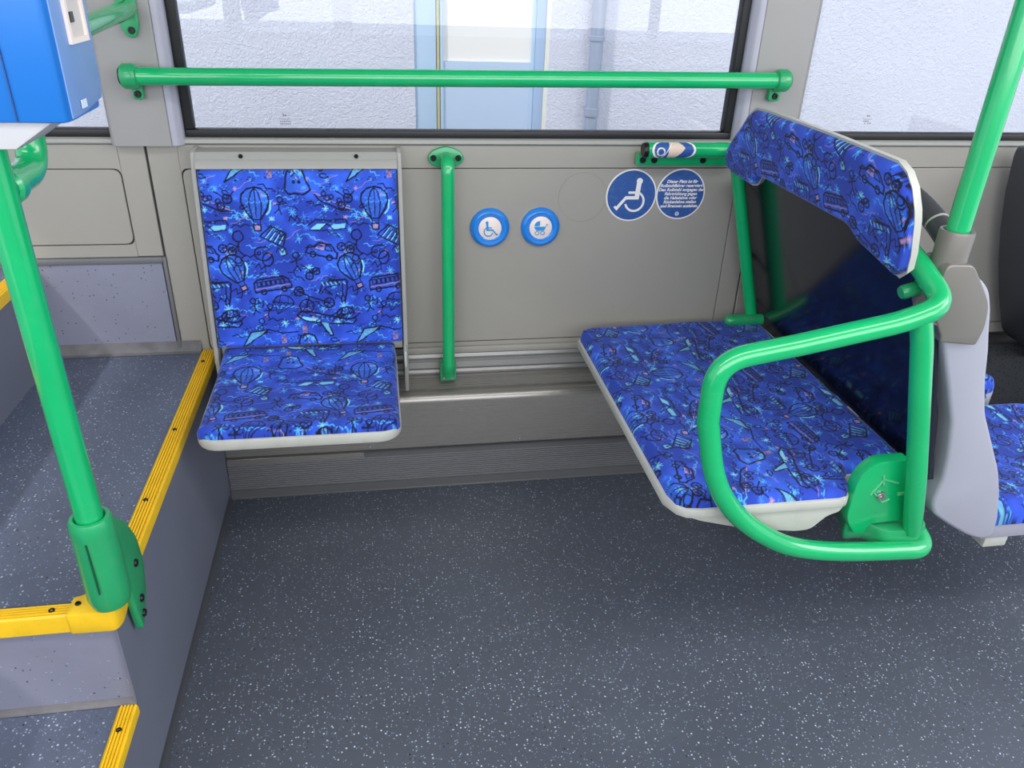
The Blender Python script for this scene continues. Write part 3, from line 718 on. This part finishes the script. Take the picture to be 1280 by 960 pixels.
# ================================================================== BLUE TICKET VALIDATOR
vb = thing('ticket_validator', (-.33, .87, 1.03), 'blue ticket validator box with pale side slot, at the top left corner', 'ticket machine')
bm = B(); prism(bm, rpoly([(-.376, .802), (-.283, .802), (-.2785, .812), (-.2785, .900), (-.29, .915), (-.376, .915)], [.004, .006, .006, .01, .004, .004]), 'z', 1.058, 1.34, .003)
obj('body', bm, BLUE, vb)
bm = B(); prism(bm, [(.8125, 1.0605), (.845, 1.0605), (.905, 1.0665), (.912, 1.08), (.912, 1.335), (.8125, 1.335)], 'x', -.2795, -.2775, .001)
sd = obj('side_sheen', bm, BLUEP, vb)  # thin plate carrying the painted reflection on the box's right side
bm = B(); box(bm, -.278, -.2745, .848, .888, 1.122, 1.127); box(bm, -.278, -.2745, .848, .888, 1.160, 1.166); box(bm, -.278, -.2745, .842, .848, 1.122, 1.166); box(bm, -.278, -.2745, .888, .894, 1.122, 1.166)
sl = obj('card_slot_frame', bm, CREAM, sd)
obj('slot_recess', prism(B(), [(.848, 1.126), (.888, 1.126), (.888, 1.160), (.848, 1.160)], 'x', -.278, -.2766), mat('slot_grey', (196, 190, 186), .5), sd)
obj('slot_sensor', box(B(), -.2770, -.2752, .853, .863, 1.140, 1.149), SCREW, sd)
obj('indicator', box(B(), -.2768, -.2758, .838, .852, 1.066, 1.0735), mat('pale_indicator', (200, 214, 232), .3), sd)
obj('front_seam', box(B(), -.3225, -.3215, .8005, .803, 1.06, 1.338), mat('seam_navy', (14, 50, 110), .5), vb)
bm = B(); prism(bm, [(-.372, 1.058), (-.372, 1.030), (-.338, 1.030), (-.296, 1.058)], 'y', .822, .905, .003)
obj('base', bm, mat('off_white_base', (200, 200, 202), .4), vb)

# ================================================================== WALL BUTTONS AND STICKERS
def disc(bm, c, r, y0, y1, seg=48):
    lathe(bm, (c[0], y0, c[1]), (0, 1, 0), [(0, 0), (r, 0), (r, y1-y0), (0, y1-y0)], seg); return bm
def annulus(bm, c, r0, r1, y0, y1, seg=48):
    lathe(bm, (c[0], y0, c[1]), (0, 1, 0), [(r0, 0), (r1, 0), (r1, y1-y0), (r0, y1-y0), (r0, 0)], seg); return bm
STK = [0]
def strokes(bm, c, s, y0, y1, segs, flip=1):
    for i_, (p, q, wd) in enumerate(segs):
        STK[0] += 1; y0 = y0-.000012*(STK[0] % 7+1)
        p, q = Vector(p), Vector(q); d = (q-p); n_ = Vector((-d.y, d.x)).normalized()*wd/2
        pl = [p+n_, p-n_, q-n_, q+n_]; prism(bm, [(c[0]+flip*s*v.x, c[1]+s*v.y) for v in pl], 'y', y0, y1)
def arc(bm, c, s, y0, y1, ctr, r, wd, a0, a1, flip=1, n=22):
    pts = [Vector((ctr[0]+r*math.cos(math.radians(a0+(a1-a0)*k/n)), ctr[1]+r*math.sin(math.radians(a0+(a1-a0)*k/n)))) for k in range(n+1)]
    strokes(bm, c, s, y0, y1, [(a, b, wd) for a, b in zip(pts, pts[1:])], flip)
def wheelchair(c, s, y0, y1, flip=1):
    bm = B()
    disc(bm, (c[0]+flip*s*.30, c[1]+s*.60), s*.13, y0-.0002, y1, 20)
    strokes(bm, c, s, y0, y1, [((.29, .58), (.24, -.12), .20), ((-.14, .12), (.24, .12), .10), ((-.24, -.10), (.33, -.10), .14), ((-.20, -.06), (-.58, -.52), .12), ((-.70, -.46), (-.56, -.60), .10)], flip)
    arc(bm, c, s, y0, y1, (.16, -.26), .40, .09, 75, -165, flip)
    return bm
def button(c, label):
    t = thing('stop_button', (c[0], D, c[1]), label, 'button', 'round blue stop buttons on the wall panel')
    bm = B(); lathe(bm, (c[0], D-.001, c[1]), (0, -1, 0), [(.0465, -.001), (.0465, .004), (.044, .009), (.038, .0125), (.032, .0115), (.0285, .0075), (.0275, .007), (0, .007)], 48); obj('ring', bm, BTN, t)
    bm = B(); lathe(bm, (c[0], D-.008, c[1]), (0, -1, 0), [(.0268, 0), (.0268, .001), (.025, .0022), (0, .0024)], 40); obj('button_face', bm, CREAM, t)
    return t
t = button((.251, .662), 'round blue stop button with wheelchair symbol, left of the pram button')
bm = wheelchair((.251, .661), .0255, 1.7485, 1.7495, -1); obj('wheelchair_symbol', bm, ICON, t)
t = button((.371, .662), 'round blue stop button with pram symbol, right of the wheelchair button')
bm = B(); c = (.371, .663); s = .0255; y0, y1 = 1.7485, 1.7492
prism(bm, [(c[0]+s*x, c[1]+s*z) for x, z in [(-.62, .08), (.45, .08), (.40, -.14), (.28, -.28), (-.38, -.28), (-.54, -.14)]], 'y', y0, y1)
prism(bm, [(c[0]+s*x, c[1]+s*z) for x, z in [(-.10, .14), (-.10, .62), (-.36, .56), (-.54, .38), (-.62, .14)]], 'y', y0, y1)
strokes(bm, c, s, y0, y1, [((.45, .08), (.56, .30), .07), ((.56, .30), (.66, .28), .07)])
for k in (-.33, .18): annulus(bm, (c[0]+s*k, c[1]-s*.52), s*.15, s*.21, y0, y1, 20)
obj('pram_symbol', bm, ICON, t)

def sticker(c, r, label):
    t = thing('round_sticker', (c[0], D, c[1]), label, 'sticker', 'round stickers on the wall panel')
    bm = B(); disc(bm, c, r, 1.7576, 1.7588, 64); obj('white_rim', bm, WHITE, t)
    bm = B(); disc(bm, c, r*.945, 1.7571, 1.7578, 64); obj('blue_field', bm, STBLUE, t)
    return t
t = sticker((.586, .735), .0615, 'round blue sticker with white wheelchair symbol, left of the lettered one')
bm = wheelchair((.586, .735), .056, 1.7566, 1.7572, 1); obj('wheelchair_symbol', bm, WHITE, t)
t = sticker((.7075, .737), .0605, 'round blue sticker with seven lines of white German lettering')
def text(body, x, z, size, y, parent, m, shear=.25, bold=.012, name='lettering', sx=1):
    cu = bpy.data.curves.new('t', 'FONT'); cu.body = body; cu.size = size; cu.align_x = 'CENTER'; cu.shear = shear; cu.offset = size*bold; cu.extrude = .0002; cu.resolution_u = 3
    o = bpy.data.objects.new('t', cu); C.objects.link(o); bpy.context.view_layer.update()
    me = bpy.data.meshes.new_from_object(o.evaluated_get(bpy.context.evaluated_depsgraph_get()))
    bpy.data.objects.remove(o); bm = bmesh.new(); bm.from_mesh(me)
    for v in bm.verts: v.co = Vector((x+v.co.x*sx, y-v.co.z, z+v.co.y))
    return obj(name, bm, m, parent, smooth=False)
for k, ln in enumerate(['Dieser Platz ist für', 'Rollstuhlfahrer reserviert.', 'Den Rollstuhl entgegen der', 'Fahrtrichtung gegen', 'die Haltelehne oder', 'Rückenlehne stellen', 'und Bremsen anziehen.']):
    text(ln, .7075, .7640-k*.0097, .0101, 1.7568, t, WHITE, bold=.03)
bm = B(); annulus(bm, (.7045, .690), .0035, .0048, 1.7565, 1.7571, 20); box(bm, .701, .708, 1.7565, 1.7571, .6892, .6908); obj('small_emblem', bm, WHITE, t)
gs = obj('sticker_ghost', annulus(B(), (.468, .731), .0572, .0578, 1.7582, 1.7588, 64), mat('ghost_outline', (128, 126, 122), .5), None, loc=(.468, D, .731))
tag(gs, 'faint round outline left on the grey wall panel by a removed sticker', 'sticker mark')

# ================================================================== WHEELCHAIR BACKREST FRAME (green tubes, pad, dark board)
wf = thing('wheelchair_backrest_frame', (.87, 1.30, .28), 'green tube backrest frame with patterned top pad, glossy dark board and looped side guard', 'backrest frame')
bm = B(); rz = .8515
path = smooth_path([(.592, 1.700, rz), (.800, 1.700, rz), (.805, 1.62, rz), (.808, 1.12, .850), (.820, 1.035, .818), (.826, .960, .778), (.765, .960, .7535), (.60, .960, .721), (.478, .960, .700), (.4805, .960, .60)], [0, .05, .05, .03, .04, .05, .03, 0, .055, 0], 10)
low = spline([(.4805, .96, .60), (.490, .96, .56), (.503, .96, .511), (.522, .96, .466), (.547, .96, .429), (.576, .96, .398), (.612, .96, .369), (.662, .96, .339), (.721, .96, .321), (.79, .96, .3105), (.86, .96, .305)], 4)
endp = smooth_path([(.86, .96, .305), (.948, .96, .300), (.948, 1.03, .318)], [0, .035, 0], 10)
tube(bm, path+low[1:]+endp[1:], .0172, 24)
obj('frame_tube', bm, GREEN, wf)
bm = B(); lathe(bm, (.586, 1.70, rz), (1, 0, 0), [(0, -.004), (.015, -.004), (.0168, 0), (.0168, .006), (0, .006)], 20); obj('end_cap', bm, SCREW, wf)
bm = B(); prism(bm, rpoly([(.583, .837), (.83, .837), (.83, .8105), (.583, .8105)], .002), 'y', 1.728, 1.754, .002)
pl = obj('mounting_plate', bm, GREEN, wf)
for x in (.594, .621, .738): screw('screw', (x, 1.7275, .8235), (0, -1, 0), .0073, SCREW, pl)
bm = B(); tube(bm, [(.800, 1.695, .845), (.917, 1.695, .432)], .0150, 22); obj('upright', bm, GREEN, wf)
bm = B(); tube(bm, smooth_path([(.789, .962, .765), (.806, .962, .720), (.876, .962, .462), (.893, .966, .400), (.915, .975, .335)], .03, 6), .0168, 22); obj('upright', bm, GREEN, wf)
bm = B(); tube(bm, [(.838, 1.682, .438), (.841, 1.682, .438), (.847, 1.682, .438), (.858, 1.682, .438), (.936, 1.682, .438)], .015, 20, rs=[.005, .010, .0135, .015, .015]); obj('frame_lug', bm, GREEND, wf)
bm = B(); prism(bm, rpoly([(.800, 1.00), (.842, 1.00), (.860, .972), (.925, .965), (.952, .985), (.948, 1.06), (.84, 1.09)], .012), 'z', .302, .340, .006); obj('foot_block', bm, GREEND, wf)
bm = B(); prism(bm, rpoly([(.786, .36), (.787, .445), (.812, .480), (.878, .480), (.890, .44), (.905, .350), (.836, .346), (.829, .326), (.812, .326)], [.02, .03, .03, .005, .01, .004, .003, .004, .01]), 'y', .986, 1.012, .004)
br = obj('pivot_bracket', bm, GREEN, wf)
screw('screw', (.8385, .9855, .410), (0, -1, 0), .0085, SCREWS, br)
bm = B()
for a, b, wd in (((.820, .421), (.845, .395), .003), ((.845, .395), (.858, .401), .003), ((.818, .413), (.836, .444), .003), ((.836, .444), (.866, .434), .003), ((.872, .410), (.890, .412), .006), ((.833, .452), (.838, .432), .004)):
    p, q = Vector(a), Vector(b); n_ = Vector((-(q-p).y, (q-p).x)).normalized()*wd/2
    prism(bm, [tuple(p+n_), tuple(p-n_), tuple(q-n_), tuple(q+n_)], 'y', .983, .9875, .0008, 1)
obj('cast_marks', bm, mat('pale_green_marks', (80, 180, 125), .4), br)
bm = B(); lathe(bm, (.838, 1.035, .778), (-1, 0, -.28), [(0, .0), (.0115, 0), (.0115, .032), (.0095, .036), (.0, .037)], 20); obj('pad_bolt', bm, GREEND, wf)
# board: a slab parallel to the uprights
k_ = .286
def bx_(z, o): return .842-k_*(z-.782)+o
bm = B(); prism(bm, [(bx_(.82, 0), .82), (bx_(.82, .012), .82), (bx_(.415, .012), .415), (bx_(.415, 0), .415)], 'y', 1.012, 1.715, .002); obj('board', bm, BOARD, wf)
# top pad
la = math.radians(16); U = (0, -1, 0); V = (-math.sin(la), 0, math.cos(la)); Nn = (-math.cos(la), 0, -math.sin(la))
def pl_h(z): return (z-.83)/math.cos(la)
def interp(x, tab):
    return float(np.interp(x, [t[0] for t in tab], [t[1] for t in tab]))
def SC(l, top=0): return [(y*1.0186-(.012+.02*(top > 0))*(y > 1.4)+.008*(y < 1.05), 1.2+(z-1.2)*1.0186-top) for y, z in l]
TOPT = sorted([(-y, pl_h(z)) for y, z in SC(((1.640, .868), (1.636, .886), (1.60, .914), (1.545, .950), (1.515, .972), (1.490, .983), (1.44, .986), (1.18, .987), (.995, .984), (.975, .974), (.962, .955), (.9555, .925)), .010)])
BOTT = sorted([(-y, pl_h(z)) for y, z in SC(((1.640, .860), (1.634, .834), (1.60, .822), (1.52, .820), (1.495, .826), (1.470, .846), (1.45, .849), (1.14, .849), (1.118, .846), (1.09, .829), (1.06, .823), (1.03, .818), (.99, .809), (.972, .822), (.963, .850), (.9555, .90)))])
O_ = (.7715, 0, .834)
pc = cushion('pad_cushion', wf, O_, U, V, Nn, -1.652, -.9813, lambda a: interp(a, BOTT), lambda a: interp(a, TOPT), .016, .016, lambda a, b: (a+.0, b+.06), .0013)
outl = [(a, b) for a, b in BOTT]+[(a, b) for a, b in TOPT[::-1]]
bm = B(); vs0, vs1 = [], []
cA = (-1.30, .07)
for o1, lst, sc_ in ((.002, vs0, 1.004), (-.010, vs1, 1.0)):
    for a, b in outl:
        a2 = cA[0]+(a-cA[0])*sc_; b2 = cA[1]+(b-cA[1])*(1+.05*(sc_ > 1)); p = Vector(O_)+Vector(U)*a2+Vector(V)*b2+Vector(Nn)*o1; lst.append(bm.verts.new(p))
n_ = len(outl)
for i in range(n_): bm.faces.new((vs0[i], vs0[(i+1) % n_], vs1[(i+1) % n_], vs1[i]))
bm.faces.new(vs0); bm.faces.new(vs1)
obj('pad_shell', bm, LGREY, wf)
# torn sticker wrapped on the wall end of the frame tube
na, nb = 90, 30; A = np.linspace(.598, .700, na); TT = np.linspace(math.radians(-55), math.radians(75), nb)
AA, TTm = np.meshgrid(A, TT, indexing='ij'); P = np.stack([AA, 1.70-.0178*np.cos(TTm), rz+.0178*np.sin(TTm)], -1)
zz = (TTm-math.radians(10))*.0178; X_ = AA-.649
col = np.zeros(P.shape)+np.array(lin((46, 84, 150)))
rr = np.sqrt((X_/.0505)**2+(zz/.030)**2); col[rr > .90] = lin((226, 224, 222))
torn = (X_ > -.012+.10*(zz)) & (X_ < .026-.9*np.abs(zz-.004)); col[torn] = lin((216, 196, 178))
w1 = np.hypot(X_+.030, zz+.004); col[(w1 > .007) & (w1 < .0098)] = lin((226, 224, 222)); col[(np.abs(X_-zz*.6+.014) < .0011)] = lin((226, 224, 222))
ok = rr < 1.0
Pm = P.copy()
# pull points outside the oval onto its border so that the patch has a round outline
sc2 = np.where(rr > 1, 1/np.maximum(rr, 1e-6), 1); X2 = X_*sc2; z2 = zz*sc2; T2 = z2/.0178+math.radians(10)
Pm = np.stack([.649+X2, 1.70-.0178*np.cos(T2), rz+.0178*np.sin(T2)], -1)
ts_ = grid_obj('torn_sticker', Pm, col, STKM, None, loc=(.649, 1.683, rz))
tag(ts_, 'torn blue and white sticker wrapped round the green tube under the middle window', 'sticker')

# ================================================================== RIGHT FOLDING BENCH
fb = thing('folding_bench_seat', (.70, 1.33, .36), 'wide blue patterned folding seat cushion hinged to the green backrest frame', 'seat')
YLO = [(.462, 1.030), (.470, 1.000), (.485, .988), (.51, .984), (.76, .984), (.776, .988), (.786, 1.000), (.795, 1.030), (.812, 1.050), (.938, 1.060)]
YHI = [(.462, 1.655), (.475, 1.685), (.50, 1.700), (.60, 1.712), (.76, 1.724), (.85, 1.716), (.938, 1.690)]
cushion('seat_cushion', fb, (0, 0, .408), (1, 0, 0), (0, 1, 0), (0, 0, 1), .462, .9375, lambda a: interp(a, YLO), lambda a: interp(a, YHI), .024, .020,
        lambda a, b: (-b, a+.03), .0014, sag=lambda A_, B_: -.006*np.sin(np.pi*np.clip((A_-.46)/.47, 0, 1)))
outl = [(x-(.006 if x < .47 else 0), y-.004) for x, y in YLO]+[(x-(.006 if x < .47 else 0), y+.002) for x, y in YHI[::-1]]
obj('seat_pan', prism(B(), outl, 'z', .391, .411, .005), LGREY, fb)
bm = B(); prism(bm, rpoly([(.475, .400), (.510, .384), (.60, .358), (.695, .344), (.722, .346), (.748, .374), (.770, .380), (.776, .402)], .010), 'y', .986, 1.66, .008, 3)
box(bm, .765, .90, 1.030, 1.66, .372, .403, .006)
obj('seat_underside', bm, LGREY, fb)

# ================================================================== PASSENGER SEATS AT RIGHT
def seat_cushion(name, parent, x0, x1, y0, y1, z, res=.0022):
    def lo(a): return y0+corner(a, x0, x1, .03, .07, .01, .06)
    def hi(a): return y1-corner(a, x0, x1, .03, .07, .01, .06)
    cushion(name, parent, (0, 0, z-.045), (1, 0, 0), (0, 1, 0), (0, 0, 1), x0, x1, lo, hi, .045, .035, lambda a, b: (-b+.04, a-.06), res, sag=lambda A_, B_: -.012*np.sin(np.pi*np.clip((B_-y0)/(y1-y0), 0, 1)))
    obj('seat_base', prism(B(), rpoly([(x0+.02, y0+.003), (x1-.03, y0+.003), (x1+.005, y0+.06), (x1+.005, y1-.06), (x1-.03, y1+.004), (x0+.02, y1+.004)], [.002, .02, .03, .03, .02, .002]), 'z', z-.082, z-.038, .005), SHELL, parent)
def backrest(parent, dx, y0, y1, m, ztop=.80, zb=.40):
    bm = B()
    pts = [(bx_(zb, .016)+dx, zb), (bx_(ztop, .016)+dx, ztop), (bx_(ztop, .022)+dx, ztop+.006), (bx_(ztop, .045)+dx, ztop), (bx_(ztop-.1, .06)+dx, ztop-.1), (bx_(zb+.1, .07)+dx, zb+.1), (bx_(zb, .09)+dx, zb)]
    prism(bm, pts, 'y', y0, y1, .006); o = obj('backrest', bm, m, parent); return o
ps = thing('passenger_seat', (1.1, 1.18, .25), 'aisle passenger seat facing right with lilac-grey side shell, grey casting and blue cushion', 'seat', 'passenger seats at right')
SH = [(.868, .715), (.911, .619), (.944, .54), (.960, .470), (.966, .420), (.961, .372), (.972, .345), (1.010, .318), (1.060, .287), (1.093, .274), (1.118, .276), (1.116, .32), (1.098, .38), (1.077, .431), (1.040, .495), (1.005, .555), (.982, .62), (.968, .675), (.955, .715), (.945, .750), (.930, .783), (.908, .803), (.885, .805), (.868, .78)]
bm = B(); prism(bm, rpoly(SH, .012, 3), 'y', 1.000, 1.065, .007, 3); obj('side_shell', bm, SHELL, ps)
bm = B(); lathe(bm, (.858, 1.021, 0), (0, 0, 1), [(.0180, .872), (.021, .8745), (.0245, .874), (.0255, .870), (.0252, .835), (.0268, .80), (.029, .76), (.030, .73), (0, .725)], 28)
prism(bm, rpoly([(.836, .830), (.832, .795), (.835, .752), (.862, .710), (.864, .700), (.930, .692), (.936, .722), (.930, .762), (.910, .790), (.880, .828)], [.01, .02, .02, .004, .003, .006, .01, .03, .03, .01]), 'y', .991, 1.052, .006, 4)
obj('pole_casting', bm, SOCK, ps)
backrest(ps, 0, 1.035, 1.39, DSHELL, .80)
bm = B(); prism(bm, [(bx_(.80, .010), .796), (bx_(.80, .010), .806), (bx_(.80, .045), .806), (bx_(.80, .05), .798)], 'y', 1.03, 1.39, .003); obj('top_trim', bm, LGREY, ps)
bm = B(); tube(bm, smooth_path([(.885, 1.035, .795), (.888, 1.062, .838), (.889, 1.13, .868), (.889, 1.20, .886), (.889, 1.34, .89), (.885, 1.38, .80)], [0, .03, .05, .05, .05, 0], 7), .0185, 18); obj('hand_grip', bm, DSHELL, ps)
bm = B(); tube(bm, smooth_path([(.889, 1.106, .858), (.889, 1.109, .8595)], 0), .0192, 18); obj('grip_joint', bm, LGREY, ps)
seat_cushion('seat_cushion', ps, 1.08, 1.50, 1.004, 1.385, .352)
obj('foot_block', box(B(), 1.115, 1.165, 1.01, 1.06, .245, .274, .003), LGREY, ps)
pw = thing('passenger_seat', (1.1, 1.58, .25), 'window passenger seat next to the wall, mostly hidden behind the aisle seat', 'seat', 'passenger seats at right')
backrest(pw, 0, 1.42, 1.745, DSHELL, .78)
seat_cushion('seat_cushion', pw, 1.02, 1.47, 1.43, 1.685, .372)
pn = thing('passenger_seat', (1.75, 1.56, .25), 'dark shelled passenger seat of the next row, cut off by the picture edge', 'seat', 'passenger seats at right')
bm = B(); NP = [(1.535, .862), (1.57, .86), (1.62, .80), (1.68, .60), (1.75, .42), (1.76, .35), (1.70, .345), (1.671, .37), (1.625, .47), (1.589, .563), (1.56, .66), (1.54, .75), (1.53, .84)]
prism(bm, rpoly(NP, .012, 3), 'y', 1.41, 1.72, .015, 4); obj('backrest_shell', bm, DSHELL, pn)
bm = B(); prism(bm, rpoly([(x+.012, z) for x, z in NP[7:]+[(1.59, .75), (1.62, .62), (1.68, .45)]], .01, 2), 'y', 1.700, 1.724, .004); obj('shell_rim', bm, mat('mid_grey_rim', (104, 106, 112), .45), pn)
seat_cushion('seat_cushion', pn, 1.74, 2.15, 1.41, 1.685, .372, .004)
print('tris', sum(len(o.data.loop_triangles) or sum(len(p.vertices)-2 for p in o.data.polygons) for o in sc.objects if o.type == 'MESH' and len(o.data.polygons) < 500000))
